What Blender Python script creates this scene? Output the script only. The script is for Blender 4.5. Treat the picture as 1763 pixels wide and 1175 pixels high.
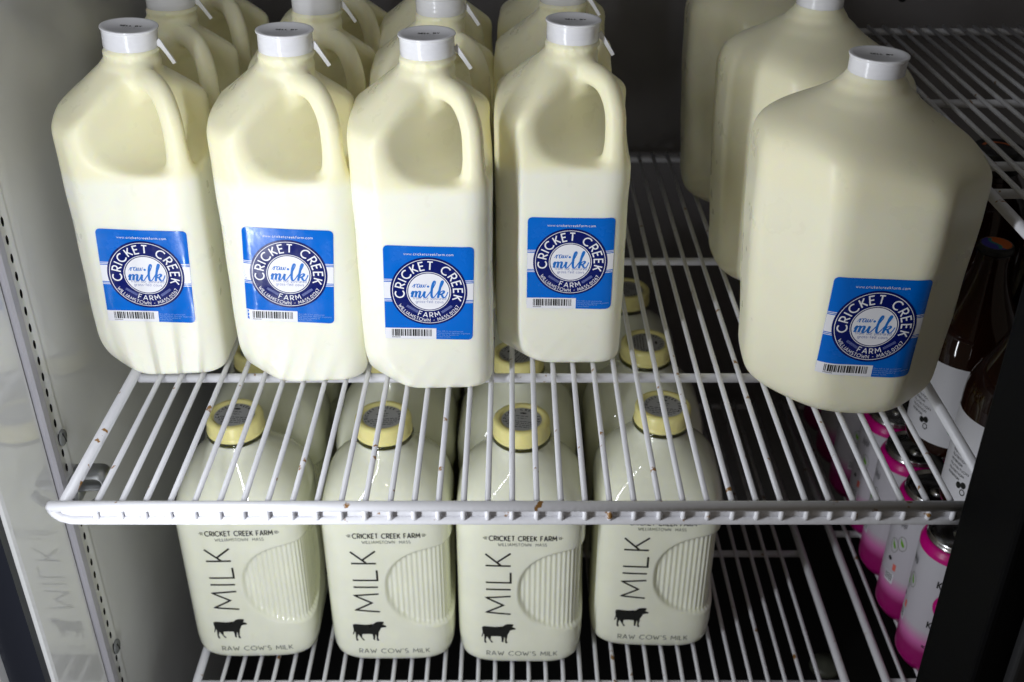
import bpy, math, random
import numpy as np
from mathutils import Vector, Matrix

random.seed(7)
for o in list(bpy.data.objects):
    bpy.data.objects.remove(o, do_unlink=True)
SC = bpy.context.scene
COL = SC.collection
R = math.radians

# ------------------------------------------------------------------ camera, light, exposure
CAM_H, CAM_Y, PITCH = 0.474, -0.575, 30.92
cam_d = bpy.data.cameras.new('camera')
cam_d.sensor_width = 36.0
cam_d.lens = 1885 / 1763 * 36.0
cam_d.clip_start, cam_d.clip_end = 0.01, 50
cam_d.dof.use_dof = True
cam_d.dof.focus_distance = 0.80
cam_d.dof.aperture_fstop = 9.0
cam = bpy.data.objects.new('camera', cam_d)
cam.location = (0, CAM_Y, CAM_H)
cam.rotation_euler = (R(90 - PITCH), 0, 0)
COL.objects.link(cam)
SC.camera = cam

world = bpy.data.worlds.new('World')
SC.world = world
world.use_nodes = True
bg = world.node_tree.nodes['Background']
bg.inputs[0].default_value = (1.0, 0.90, 0.75, 1)
bg.inputs[1].default_value = 0.09


def area(name, loc, target, sx, sy, power, color):
    ld = bpy.data.lights.new(name, 'AREA')
    ld.shape = 'RECTANGLE'
    ld.size, ld.size_y = sx, sy
    ld.energy = power
    ld.color = color
    ob = bpy.data.objects.new(name, ld)
    ob.location = loc
    d = Vector(target) - Vector(loc)
    # keep the long side vertical
    z = -d.normalized()
    y = Vector((0, 0, 1))
    x = y.cross(z).normalized()
    y = z.cross(x)
    m = Matrix((x, y, z)).transposed()
    ob.rotation_euler = m.to_euler()
    COL.objects.link(ob)
    return ob


# the cooler's own vertical light tube in the door frame, front left
area('door_frame_light_tube', (-0.278, -0.195, 0.14), (0.07, 0.16, 0.14), 0.020, 1.00, 3.55, (0.91, 0.945, 1.0))

# two small ceiling lamps of the shop, far behind the viewer
for lx_, ly_, lz_ in ((0.75, -2.3, 2.1), (-0.35, -2.9, 2.2)):
    area('shop_ceiling_lamp', (lx_, ly_, lz_), (0.0, 0.2, 0.0), 0.10, 0.10, 0.55, (1.0, 0.86, 0.66))

vs = SC.view_settings
vs.view_transform = 'Standard'
vs.look = 'None'
vs.exposure = 0.0
vs.gamma = 1.0
SC.render.engine = 'CYCLES'
SC.cycles.use_denoising = True
SC.cycles.use_adaptive_sampling = True
SC.cycles.adaptive_threshold = 0.025
SC.cycles.max_bounces = 10
SC.cycles.diffuse_bounces = 6
SC.cycles.glossy_bounces = 4
SC.cycles.transmission_bounces = 8
SC.cycles.caustics_reflective = False
SC.cycles.caustics_refractive = False
SC.cycles.sample_clamp_indirect = 4.0

# ------------------------------------------------------------------ materials
MATS = {}


def srgb(r, g, b):
    f = lambda c: c / 12.92 if c <= 0.04045 else ((c + 0.055) / 1.055) ** 2.4
    return (f(r / 255), f(g / 255), f(b / 255), 1)


def mat(name, color, rough=0.5, metal=0.0, spec=0.5, coat=0.0, coat_rough=0.03, sss=0.0, sss_r=(1, .8, .4), sss_s=.005,
        trans=0.0, ior=1.45, bump=None, noise=None):
    """principled material; bump = (scale, strength, distance); noise = (scale, amount) colour mottling"""
    if name in MATS:
        return MATS[name]
    m = bpy.data.materials.new(name)
    m.use_nodes = True
    nt = m.node_tree
    p = nt.nodes['Principled BSDF']
    p.inputs['Base Color'].default_value = color
    p.inputs['Roughness'].default_value = rough
    p.inputs['Metallic'].default_value = metal
    p.inputs['Specular IOR Level'].default_value = spec
    p.inputs['Coat Weight'].default_value = coat
    p.inputs['Coat Roughness'].default_value = coat_rough
    p.inputs['IOR'].default_value = ior
    p.inputs['Transmission Weight'].default_value = trans
    if sss:
        p.inputs['Subsurface Weight'].default_value = sss
        p.inputs['Subsurface Radius'].default_value = sss_r
        p.inputs['Subsurface Scale'].default_value = sss_s
    tc = nt.nodes.new('ShaderNodeTexCoord')
    if bump:
        n = nt.nodes.new('ShaderNodeTexNoise')
        n.inputs['Scale'].default_value = bump[0]
        n.inputs['Detail'].default_value = 3
        nt.links.new(tc.outputs['Object'], n.inputs['Vector'])
        b = nt.nodes.new('ShaderNodeBump')
        b.inputs['Strength'].default_value = bump[1]
        b.inputs['Distance'].default_value = bump[2]
        nt.links.new(n.outputs['Fac'], b.inputs['Height'])
        nt.links.new(b.outputs['Normal'], p.inputs['Normal'])
    if noise:
        n = nt.nodes.new('ShaderNodeTexNoise')
        n.inputs['Scale'].default_value = noise[0]
        n.inputs['Detail'].default_value = 4
        nt.links.new(tc.outputs['Object'], n.inputs['Vector'])
        mx = nt.nodes.new('ShaderNodeMix')
        mx.data_type = 'RGBA'
        mx.inputs[6].default_value = color
        k = 1 - noise[1]
        mx.inputs[7].default_value = (color[0] * k, color[1] * k, color[2] * k, 1)
        rp = nt.nodes.new('ShaderNodeMapRange')
        rp.inputs[1].default_value = 0.4
        rp.inputs[2].default_value = 0.65
        nt.links.new(n.outputs['Fac'], rp.inputs[0])
        nt.links.new(rp.outputs[0], mx.inputs[0])
        nt.links.new(mx.outputs[2], p.inputs['Base Color'])
    MATS[name] = m
    return m


def zramp_mat(name, stops, axis=2, **kw):
    """material whose own colour changes with height on the object: stops = [(z, colour), ...]"""
    m = mat(name, stops[0][1], **kw)
    nt = m.node_tree
    p = nt.nodes['Principled BSDF']
    tc = nt.nodes.new('ShaderNodeTexCoord')
    sx = nt.nodes.new('ShaderNodeSeparateXYZ')
    nt.links.new(tc.outputs['Object'], sx.inputs[0])
    z0, z1 = stops[0][0], stops[-1][0]
    mr = nt.nodes.new('ShaderNodeMapRange')
    mr.inputs[1].default_value = z0
    mr.inputs[2].default_value = z1
    nt.links.new(sx.outputs[axis], mr.inputs[0])
    cr = nt.nodes.new('ShaderNodeValToRGB')
    e = cr.color_ramp.elements
    e[0].position, e[0].color = 0, stops[0][1]
    e[1].position, e[1].color = 1, stops[-1][1]
    for z, c in stops[1:-1]:
        el = e.new((z - z0) / (z1 - z0))
        el.color = c
    nt.links.new(mr.outputs[0], cr.inputs[0])
    nt.links.new(cr.outputs[0], p.inputs['Base Color'])
    return m


def uneven_sheen(m, lo, hi, scale):
    nt = m.node_tree
    tc = nt.nodes.new('ShaderNodeTexCoord')
    n = nt.nodes.new('ShaderNodeTexNoise')
    n.inputs['Scale'].default_value = scale
    n.inputs['Detail'].default_value = 6
    nt.links.new(tc.outputs['Object'], n.inputs['Vector'])
    mr = nt.nodes.new('ShaderNodeMapRange')
    mr.inputs[1].default_value, mr.inputs[2].default_value = 0.35, 0.68
    mr.inputs[3].default_value, mr.inputs[4].default_value = lo, hi
    nt.links.new(n.outputs['Fac'], mr.inputs[0])
    nt.links.new(mr.outputs[0], nt.nodes['Principled BSDF'].inputs['Roughness'])


MILK_LO = (0.90, 0.895, 0.765, 1)
MILK_HI = (0.90, 0.865, 0.625, 1)
m_hdpe = zramp_mat('milky_jug_plastic', [(0.163, MILK_LO), (0.171, MILK_HI)], rough=0.4, spec=0.35, sss=0.45,
                   sss_r=(1.0, 0.80, 0.22), sss_s=0.0065, bump=(900, 0.08, 0.0003))
m_hdpe_g = zramp_mat('milky_gallon_plastic', [(0.168, (0.90, 0.87, 0.67, 1)), (0.180, (0.90, 0.86, 0.63, 1))], rough=0.42, spec=0.35, sss=0.45,
                     sss_r=(1.0, 0.80, 0.22), sss_s=0.0065, bump=(900, 0.08, 0.0003))
uneven_sheen(m_hdpe, 0.24, 0.5, 38)
uneven_sheen(m_hdpe_g, 0.26, 0.52, 30)
m_glassmilk = mat('milk_filled_glass', (0.86, 0.87, 0.715, 1), rough=0.45, spec=0.2, coat=1.0, coat_rough=0.012, noise=(26, 0.05), sss=0.35,
                  sss_r=(1.0, 0.95, 0.45), sss_s=0.010)
m_glass = mat('clear_glass', (0.93, 0.97, 0.94, 1), rough=0.02, trans=1.0, ior=1.5)
m_cap = mat('white_cap_plastic', (0.80, 0.80, 0.84, 1), rough=0.2, sss=0.25, sss_r=(1, 1, .95), sss_s=0.004)
m_ycap = mat('pale_yellow_cap_plastic', (0.89, 0.81, 0.35, 1), rough=0.3, sss=0.3, sss_r=(1, .8, .3), sss_s=0.004)
m_sticker = mat('grey_lid_sticker', (0.42, 0.42, 0.44, 1), rough=0.4)
m_blue = mat('label_blue', srgb(0, 104, 204), rough=0.22, spec=0.5, bump=(45, 0.12, 0.004))
m_navy = mat('label_navy', srgb(10, 24, 98), rough=0.22, spec=0.5, bump=(45, 0.12, 0.004))
m_lwhite = mat('label_white', (0.84, 0.84, 0.88, 1), rough=0.25, bump=(45, 0.12, 0.004))
m_script = mat('label_script_blue', srgb(20, 112, 200), rough=0.3)
uneven_sheen(m_blue, 0.10, 0.32, 55)
uneven_sheen(m_navy, 0.10, 0.32, 55)
m_pale = mat('label_pale_blue', srgb(120, 160, 220), rough=0.3)
m_greyblue = mat('label_grey_blue', srgb(112, 122, 178), rough=0.3)
m_black = mat('black_print', (0.008, 0.009, 0.008, 1), rough=0.35)
m_greyprint = mat('grey_green_print', (0.17, 0.18, 0.15, 1), rough=0.4)
m_dateprint = mat('faint_date_print', (0.30, 0.30, 0.33, 1), rough=0.5)


def enamel():
    m = mat('white_enamel_wire', (0.66, 0.66, 0.69, 1), rough=0.3, spec=0.5)
    nt = m.node_tree
    p = nt.nodes['Principled BSDF']
    g = nt.nodes.new('ShaderNodeNewGeometry')
    n = nt.nodes.new('ShaderNodeTexNoise')
    n.inputs['Scale'].default_value = 85
    n.inputs['Detail'].default_value = 5
    nt.links.new(g.outputs['Position'], n.inputs['Vector'])
    mr = nt.nodes.new('ShaderNodeMapRange')
    mr.inputs[1].default_value = 0.665
    mr.inputs[2].default_value = 0.70
    nt.links.new(n.outputs['Fac'], mr.inputs[0])
    mx = nt.nodes.new('ShaderNodeMix')
    mx.data_type = 'RGBA'
    mx.inputs[6].default_value = (0.66, 0.66, 0.69, 1)
    mx.inputs[7].default_value = (0.26, 0.13, 0.035, 1)
    nt.links.new(mr.outputs[0], mx.inputs[0])
    nt.links.new(mx.outputs[2], p.inputs['Base Color'])
    n2 = nt.nodes.new('ShaderNodeTexNoise')
    n2.inputs['Scale'].default_value = 260
    nt.links.new(g.outputs['Position'], n2.inputs['Vector'])
    b = nt.nodes.new('ShaderNodeBump')
    b.inputs['Strength'].default_value = 0.18
    b.inputs['Distance'].default_value = 0.001
    nt.links.new(n2.outputs['Fac'], b.inputs['Height'])
    nt.links.new(b.outputs['Normal'], p.inputs['Normal'])
    return m


m_enamel = enamel()
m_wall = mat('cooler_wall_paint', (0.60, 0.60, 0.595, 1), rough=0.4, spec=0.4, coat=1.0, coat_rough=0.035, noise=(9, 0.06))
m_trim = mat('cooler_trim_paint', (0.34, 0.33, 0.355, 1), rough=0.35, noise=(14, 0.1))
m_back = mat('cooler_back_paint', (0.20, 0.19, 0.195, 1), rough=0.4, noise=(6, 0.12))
m_floor = mat('dark_cooler_floor', (0.012, 0.012, 0.012, 1), rough=0.5)
m_dark = mat('dark_slot', (0.01, 0.01, 0.01, 1), rough=0.8)
m_zinc = mat('zinc_metal', (0.36, 0.37, 0.37, 1), rough=0.38, metal=0.9, bump=(300, 0.2, 0.001))
m_mull = mat('black_door_frame', (0.0012, 0.0012, 0.0015, 1), rough=0.6, spec=0.06, bump=(500, 0.1, 0.0005))
m_gask = mat('black_gasket', (0.004, 0.004, 0.005, 1), rough=0.7)
m_navyblk = mat('dark_frame_strip', (0.008, 0.010, 0.018, 1), rough=0.45)
m_amber = mat('amber_glass', (0.016, 0.004, 0.0015, 1), rough=0.05, spec=0.5)
m_blabel = mat('white_bottle_label', (0.68, 0.68, 0.72, 1), rough=0.45)
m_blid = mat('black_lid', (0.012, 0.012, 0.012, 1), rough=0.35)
m_orange = mat('orange_print', (0.65, 0.14, 0.02, 1), rough=0.4)
m_purple = mat('indigo_print', (0.06, 0.05, 0.35, 1), rough=0.4)
m_teal = mat('teal_print', (0.02, 0.25, 0.22, 1), rough=0.4)
m_green = mat('green_print', (0.02, 0.23, 0.10, 1), rough=0.4)
m_leaf = mat('leaf_green_print', (0.16, 0.42, 0.015, 1), rough=0.4)
m_pink = mat('magenta_print', (0.55, 0.0, 0.20, 1), rough=0.3)
m_red = mat('coral_print', (0.75, 0.16, 0.12, 1), rough=0.4)
m_alu = mat('aluminium', (0.75, 0.75, 0.76, 1), rough=0.22, metal=1.0)
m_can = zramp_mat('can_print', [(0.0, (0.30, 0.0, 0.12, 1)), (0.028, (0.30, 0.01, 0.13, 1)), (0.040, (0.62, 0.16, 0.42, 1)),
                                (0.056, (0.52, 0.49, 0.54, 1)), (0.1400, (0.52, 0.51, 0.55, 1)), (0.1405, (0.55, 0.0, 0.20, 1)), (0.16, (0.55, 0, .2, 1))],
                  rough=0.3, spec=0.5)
m_yel = mat('yellow_print', (0.75, 0.45, 0.02, 1), rough=0.4)

# ------------------------------------------------------------------ mesh helpers


def mesh_from(name, v, f, m, smooth=True, mats=None, midx=None):
    me = bpy.data.meshes.new(name)
    me.from_pydata([tuple(p) for p in np.asarray(v).tolist()] if isinstance(v, np.ndarray) else v, [], [list(q) for q in f])
    for mm in (mats or [m]):
        me.materials.append(mm)
    if midx is not None:
        me.polygons.foreach_set('material_index', midx)
    me.polygons.foreach_set('use_smooth', [smooth] * len(me.polygons))
    me.update()
    return me


def put(name, me, parent=None, loc=(0, 0, 0), rot=(0, 0, 0), **props):
    o = bpy.data.objects.new(name, me)
    COL.objects.link(o)
    o.location = loc
    o.rotation_euler = rot
    if parent is not None:
        o.parent = parent
    for k, v in props.items():
        o[k] = v
    return o


def thing(name, label, cat, loc=(0, 0, 0), rotz=0.0, group=None):
    o = bpy.data.objects.new(name, None)
    o.empty_display_size = 0.02
    COL.objects.link(o)
    o.location = loc
    o.rotation_euler = (0, 0, rotz)
    o['label'] = label
    o['category'] = cat
    if group:
        o['group'] = group
    return o


class MB:
    def __init__(s):
        s.v, s.f = [], []

    def add(s, v, f):
        n = len(s.v)
        s.v += [tuple(p) for p in v]
        s.f += [[i + n for i in q] for q in f]
        return s

    def box(s, x0, x1, y0, y1, z0, z1):
        v = [(x, y, z) for z in (z0, z1) for y in (y0, y1) for x in (x0, x1)]
        return s.add(v, [[0, 2, 3, 1], [4, 5, 7, 6], [0, 1, 5, 4], [2, 6, 7, 3], [0, 4, 6, 2], [1, 3, 7, 5]])

    def tube(s, pts, r, n=10, caps=True):
        pts = [Vector(p) for p in pts]
        v = []
        up = None
        for i, p in enumerate(pts):
            d = (pts[min(i + 1, len(pts) - 1)] - pts[max(i - 1, 0)]).normalized()
            if up is None:
                up = Vector((0, 0, 1)) if abs(d.z) < 0.9 else Vector((0, 1, 0))
            x = d.cross(up).normalized()
            up = x.cross(d).normalized()
            rr = r[i] if isinstance(r, (list, tuple)) else r
            for k in range(n):
                a = 2 * math.pi * k / n
                v.append(p + (x * math.cos(a) + up * math.sin(a)) * rr)
        f = []
        for i in range(len(pts) - 1):
            for k in range(n):
                k2 = (k + 1) % n
                f.append([i * n + k, i * n + k2, (i + 1) * n + k2, (i + 1) * n + k])
        if caps:
            f.append(list(range(n))[::-1])
            f.append([(len(pts) - 1) * n + k for k in range(n)])
        return s.add(v, f)

    def lathe(s, prof, n=48, cx=0, cy=0):
        v, f = [], []
        m = len(prof)
        for k in range(n):
            a = 2 * math.pi * k / n
            c, q = math.cos(a), math.sin(a)
            for r, z in prof:
                v.append((cx + r * c, cy + r * q, z))
        for k in range(n):
            k2 = (k + 1) % n
            for i in range(m - 1):
                f.append([k * m + i, k2 * m + i, k2 * m + i + 1, k * m + i + 1])
        if prof[0][0] > 1e-6:
            f.append([k * m for k in range(n)][::-1])
        if prof[-1][0] > 1e-6:
            f.append([k * m + m - 1 for k in range(n)])
        return s.add(v, f)

    def mesh(s, name, m, smooth=True):
        return mesh_from(name, s.v, s.f, m, smooth)


def bevel_obj(o, w=0.001, seg=2):
    b = o.modifiers.new('bevel', 'BEVEL')
    b.width = w
    b.segments = seg
    b.limit_method = 'ANGLE'
    return o


def auto_smooth(me, ang=35):
    """sharp edges where faces meet steeply"""
    me.update()
    import bmesh
    bm = bmesh.new()
    bm.from_mesh(me)
    for e in bm.edges:
        if len(e.link_faces) == 2 and e.calc_face_angle(0) > R(ang):
            e.smooth = False
    bm.to_mesh(me)
    bm.free()
    return me


# ---- surface nets: implicit shape -> smooth quad mesh
def surface_nets(fn, lo, hi, h):
    lo, hi = np.array(lo, float), np.array(hi, float)
    n = np.ceil((hi - lo) / h).astype(int) + 1
    ax = [lo[i] + h * np.arange(n[i]) for i in range(3)]
    X, Y, Z = np.meshgrid(*ax, indexing='ij')
    F = fn(X, Y, Z)
    c = [s - 1 for s in F.shape]
    acc = np.zeros(c + [3])
    cnt = np.zeros(c)
    off = [(i, j, k) for i in (0, 1) for j in (0, 1) for k in (0, 1)]
    sl = lambda o: F[o[0]:o[0] + c[0], o[1]:o[1] + c[1], o[2]:o[2] + c[2]]
    for a in off:
        for d in range(3):
            if a[d] == 0:
                b = list(a)
                b[d] = 1
                fa, fb = sl(a), sl(b)
                m = (fa < 0) != (fb < 0)
                t = np.where(m, fa / np.where(m, fa - fb, 1), 0)
                for e in range(3):
                    acc[..., e] += np.where(m, a[e] + (t if e == d else 0), 0)
                cnt += m
    act = cnt > 0
    idx = -np.ones(c, int)
    idx[act] = np.arange(act.sum())
    g = np.stack(np.meshgrid(*[np.arange(s) for s in c], indexing='ij'), -1)
    V = lo + h * (g[act] + acc[act] / cnt[act][:, None])
    faces = []
    for d in range(3):
        e1, e2 = [(1, 2), (2, 0), (0, 1)][d]
        A = [slice(1, c[i]) for i in range(3)]
        A[d] = slice(0, c[d])
        B = list(A)
        B[d] = slice(1, c[d] + 1)
        fa, fb = F[tuple(A)], F[tuple(B)]
        m = (fa < 0) != (fb < 0)
        p = np.argwhere(m)
        base = p + np.array([0 if i == d else 1 for i in range(3)])

        def at(o1, o2):
            q = base.copy()
            q[:, e1] += o1
            q[:, e2] += o2
            return idx[q[:, 0], q[:, 1], q[:, 2]]
        quad = np.stack([at(-1, -1), at(0, -1), at(0, 0), at(-1, 0)], 1)
        flip = fa[m] > 0
        quad[flip] = quad[flip][:, ::-1]
        faces.append(quad)
    return V, np.concatenate(faces)


def smax(a, b, k):
    h = np.maximum(k - np.abs(a - b), 0) / k
    return np.maximum(a, b) + h * h * k * 0.25


def smin(a, b, k):
    return -smax(-a, -b, k)


SQ = math.sqrt(0.5)


def catmull(pts, n=7):
    p = [np.array(q, float) for q in pts]
    p = [2 * p[0] - p[1]] + p + [2 * p[-1] - p[-2]]
    out = []
    for i in range(1, len(p) - 2):
        for k in range(n):
            t = k / n
            out.append(0.5 * ((2 * p[i]) + (-p[i - 1] + p[i + 1]) * t + (2 * p[i - 1] - 5 * p[i] + 4 * p[i + 1] - p[i + 2]) * t * t
                              + (-p[i - 1] + 3 * p[i] - 3 * p[i + 1] + p[i + 2]) * t ** 3))
    out.append(p[-2])
    return out


# ---- half gallon jug, millimetres, front = -y, handle at the front right corner
def jug_sdf(x, y, z):
    w = 50.2 + 0.004 * z
    d = smax(x - w, -x - w, 4)
    d = smax(d, smax(-y - w - 2.5, y - w - 1.5, 4), 9)
    dg = (-x - y) * SQ                        # front left chamfer
    d = smax(d, dg - 62.0, 5)
    d = smax(d, (x + y) * SQ - 57, 8)      # back right
    d = smax(d, (x - y) * SQ - (66 - 3.2 * np.clip((z - 140) / 40, 0, 1)), 7)      # handle corner
    d = smax(d, (-x + y) * SQ - 62, 9)
    # shoulders
    nx, ny = 6.0, 0.0
    for ux, uy, r0 in ((-1, 0, 57), (1, 0, 53), (0, -1, 56), (0, 1, 54)):
        d = smax(d, ((ux * x + uy * y) - r0) * 0.62 + (z - 206.5) * 0.785, 5)
    for ux, uy, r0 in ((-SQ, -SQ, 58), (SQ, SQ, 56), (SQ, -SQ, 66), (-SQ, SQ, 60)):
        d = smax(d, ((ux * x + uy * y) - r0) * 0.66 + (z - 206.5) * 0.751, 6)
    # base
    d = smax(d, -z, 5)
    d = smax(d, (dg - 49) * 0.83 - z * 0.5, 7)
    # grip: a tunnel behind the handle corner that flares open on the front face
    s = (x - y) * SQ
    tun = smax(20.5 - s, 170 - z, 28)
    d = smax(d, -tun, 6)
    # handle bar
    hp = [tuple(q) for q in catmull([(9, -9, 229), (19, -20, 230.5), (30, -32, 226), (36.5, -39.5, 211), (38, -41, 190), (38, -41, 172), (36, -39, 152)], 4)]
    hr = list(np.interp(np.linspace(0, 1, len(hp)), [0, .15, .5, .7, 1], [9.5, 8.4, 7.6, 7.8, 11.0]))
    hd = None
    for (a, b, ra, rb) in zip(hp[:-1], hp[1:], hr[:-1], hr[1:]):
        ax_, ay_, az_ = b[0] - a[0], b[1] - a[1], b[2] - a[2]
        L2 = ax_ ** 2 + ay_ ** 2 + az_ ** 2
        t = np.clip(((x - a[0]) * ax_ + (y - a[1]) * ay_ + (z - a[2]) * az_) / L2, 0, 1)
        q = np.sqrt((x - a[0] - t * ax_) ** 2 + (y - a[1] - t * ay_) ** 2 + (z - a[2] - t * az_) ** 2) - (ra + (rb - ra) * t)
        hd = q if hd is None else np.minimum(hd, q)
    d = smin(d, hd, 7)
    # neck
    r = np.sqrt((x - nx) ** 2 + (y - ny) ** 2)
    prof = 18.3 + 2.6 * np.exp(-((z - 246.5) / 1.9) ** 2) + 3.0 * np.exp(-((z - 238.5) / 2.6) ** 2) * 0.55
    nk = smax(r - prof, z - 258, 2)
    nk = smax(nk, 215 - z, 2)
    d = smin(d, nk, 7)
    # slight unevenness of blown plastic
    return d + 0.28 * np.sin(x * .071 + 1.3) * np.sin(z * .053 + y * .04) + 0.15 * np.sin(z * .13 + x * .05)


# ---- gallon jug, seen on its wide front corner; handle at the back corner
def gal_sdf(x, y, z):
    g = 0.060 * np.minimum(z, 150) - 2.5
    d = smax(x - 70 - g, -x - 78 - g, 4)
    d = smax(d, -y - 76 - g * 0.4, 7)
    d = smax(d, y - 88, 16)
    for ux, uy, r0 in ((-SQ, -SQ, 75.5), (SQ, -SQ, 74.5), (SQ, SQ, 72), (-SQ, SQ, 73)):
        d = smax(d, (ux * x + uy * y) - r0 - g, 9)
    nx, ny = -8.0, -3.0
    rr = np.sqrt((x - nx) ** 2 + ((y - ny) * 1.06) ** 2)
    d = smax(d, (rr - 87) * 0.47 + (z - 203 + 0.12 * x) * 0.883, 12)
    d = smax(d, (rr - 50) * 0.52 + (z - 223 + 0.06 * x) * 0.854, 20)
    d = smax(d, -z, 10)
    d = smax(d, (np.sqrt(x ** 2 + y ** 2) - 70) * 0.64 - z * 0.77, 12)
    # back grip
    s = np.sqrt(((y - 62) / 17) ** 2 + ((z - 178) / 34) ** 2)
    d = smax(d, -(s - 1) * 18, 6)
    prof = 18.5 + 2.8 * np.exp(-((z - 237) / 2.2) ** 2) + 2.2 * np.exp(-((z - 229) / 3.0) ** 2) + np.maximum(236 - z, 0) * 0.75
    r = np.sqrt((x - nx) ** 2 + (y - ny) ** 2)
    nk = smax(r - prof, z - 246, 2)
    nk = smax(nk, 205 - z, 2)
    d = smin(d, nk, 14)
    return d + 0.35 * np.sin(x * .058 + .8) * np.sin(z * .047 + y * .03) + 0.2 * np.sin(z * .11 + x * .04)


def sdf_mesh(name, fn, lo, hi, h, m):
    V, F = surface_nets(fn, lo, hi, h)
    # relax the vertices a little so that ridges run clean
    for _ in range(3):
        acc, cnt = np.zeros_like(V), np.zeros(len(V))
        for k in range(4):
            a, b = F[:, k], F[:, (k + 1) % 4]
            np.add.at(acc, a, V[b])
            np.add.at(acc, b, V[a])
            np.add.at(cnt, a, 1)
            np.add.at(cnt, b, 1)
        V = V * .5 + acc / cnt[:, None] * .5
    return mesh_from(name, V * 0.001, F.tolist(), m)


def front_y(fn, x, z, y0=-110.0, y1=0.0):
    """front surface depth (mm) of an implicit body at many (x, z)"""
    x, z = np.asarray(x, float), np.asarray(z, float)
    a, b = np.full_like(x, y0), np.full_like(x, y1)
    for _ in range(26):
        mid = (a + b) / 2
        inside = fn(x, mid, z) < 0
        b = np.where(inside, mid, b)
        a = np.where(inside, a, mid)
    return (a + b) / 2


# ---- flat print: 2D shapes that are laid on a surface
class P2:
    def __init__(s):
        s.v, s.f = [], []

    def add(s, v, f):
        n = len(s.v)
        s.v += [tuple(p) for p in v]
        s.f += [[i + n for i in q] for q in f]

    def ribbon(s, pts, w, step=1.6):
        p = [np.array(pts[0], float)]
        ws = w if isinstance(w, (list, tuple, np.ndarray)) else None
        wl = [ws[0]] if ws is not None else None
        for i, q in enumerate(pts[1:]):
            q = np.array(q, float)
            L = np.linalg.norm(q - p[-1])
            if L < 1e-6:
                continue
            k = max(1, int(math.ceil(L / step)))
            a = p[-1]
            for j in range(1, k + 1):
                p.append(a + (q - a) * j / k)
                if ws is not None:
                    wl.append(ws[i] + (ws[i + 1] - ws[i]) * j / k)
        if len(p) < 2:
            return
        v = []
        for i in range(len(p)):
            d0 = p[i] - p[i - 1] if i else p[1] - p[0]
            d1 = p[i + 1] - p[i] if i < len(p) - 1 else d0
            d0, d1 = d0 / np.linalg.norm(d0), d1 / np.linalg.norm(d1)
            t = d0 + d1
            if np.linalg.norm(t) < 0.35:
                t = d1
            t = t / np.linalg.norm(t)
            n = np.array([-t[1], t[0]])
            hw = (wl[i] if wl else w) / 2
            k = min(1.6, 1 / max(0.3, abs(n @ np.array([-d1[1], d1[0]]))))
            v += [p[i] + n * hw * k, p[i] - n * hw * k]
        s.add(v, [[2 * i, 2 * i + 1, 2 * i + 3, 2 * i + 2] for i in range(len(p) - 1)])

    def disc(s, cx, cy, r, n=40, rings=5, r0=0.0, ry=None):
        ky = (ry / r) if ry else 1
        v, f = [], []
        for j in range(rings + 1):
            q = r0 + (r - r0) * j / rings
            for i in range(n):
                a = 2 * math.pi * i / n
                v.append((cx + q * math.cos(a), cy + q * math.sin(a) * ky))
        for j in range(rings):
            for i in range(n):
                i2 = (i + 1) % n
                f.append([j * n + i, (j + 1) * n + i, (j + 1) * n + i2, j * n + i2])
        s.add(v, f)

    def rect(s, x0, x1, y0, y1, rad=0.0, cell=3.0, corners=(1, 1, 1, 1)):
        def lines(a, b):
            if rad:
                e = [rad * k for k in (0, .08, .29, .6, 1)]
                m = list(np.linspace(a + rad, b - rad, max(2, int((b - a) / cell)) + 1))
                return [a + k for k in e[:-1]] + m + [b - k for k in e[:-1]][::-1]
            return list(np.linspace(a, b, max(1, int(round((b - a) / cell))) + 1))
        xs, ys = lines(x0, x1), lines(y0, y1)
        v = []
        for yy in ys:
            for xx in xs:
                px, py = xx, yy
                if rad:
                    cx = min(max(xx, x0 + rad), x1 - rad)
                    cy = min(max(yy, y0 + rad), y1 - rad)
                    dx, dy = xx - cx, yy - cy
                    L = math.hypot(dx, dy)
                    if dx and dy and L > rad:
                        px, py = cx + dx / L * rad, cy + dy / L * rad
                v.append((px, py))
        n = len(xs)
        f = [[j * n + i, j * n + i + 1, (j + 1) * n + i + 1, (j + 1) * n + i] for j in range(len(ys) - 1) for i in range(n - 1)]
        s.add(v, f)

    def poly(s, pts):
        s.add(pts, [list(range(len(pts)))])

    def lift(s, name, fn, m):
        """fn(array x, array y) -> N x 3 metres"""
        a = np.array(s.v, float)
        V = fn(a[:, 0], a[:, 1])
        return mesh_from(name, V, s.f, m, smooth=True)


def arc(cx, cy, rx, ry, a0, a1, n=10):
    return [(cx + rx * math.cos(R(a0 + (a1 - a0) * i / n)), cy + ry * math.sin(R(a0 + (a1 - a0) * i / n))) for i in range(n + 1)]


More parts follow.
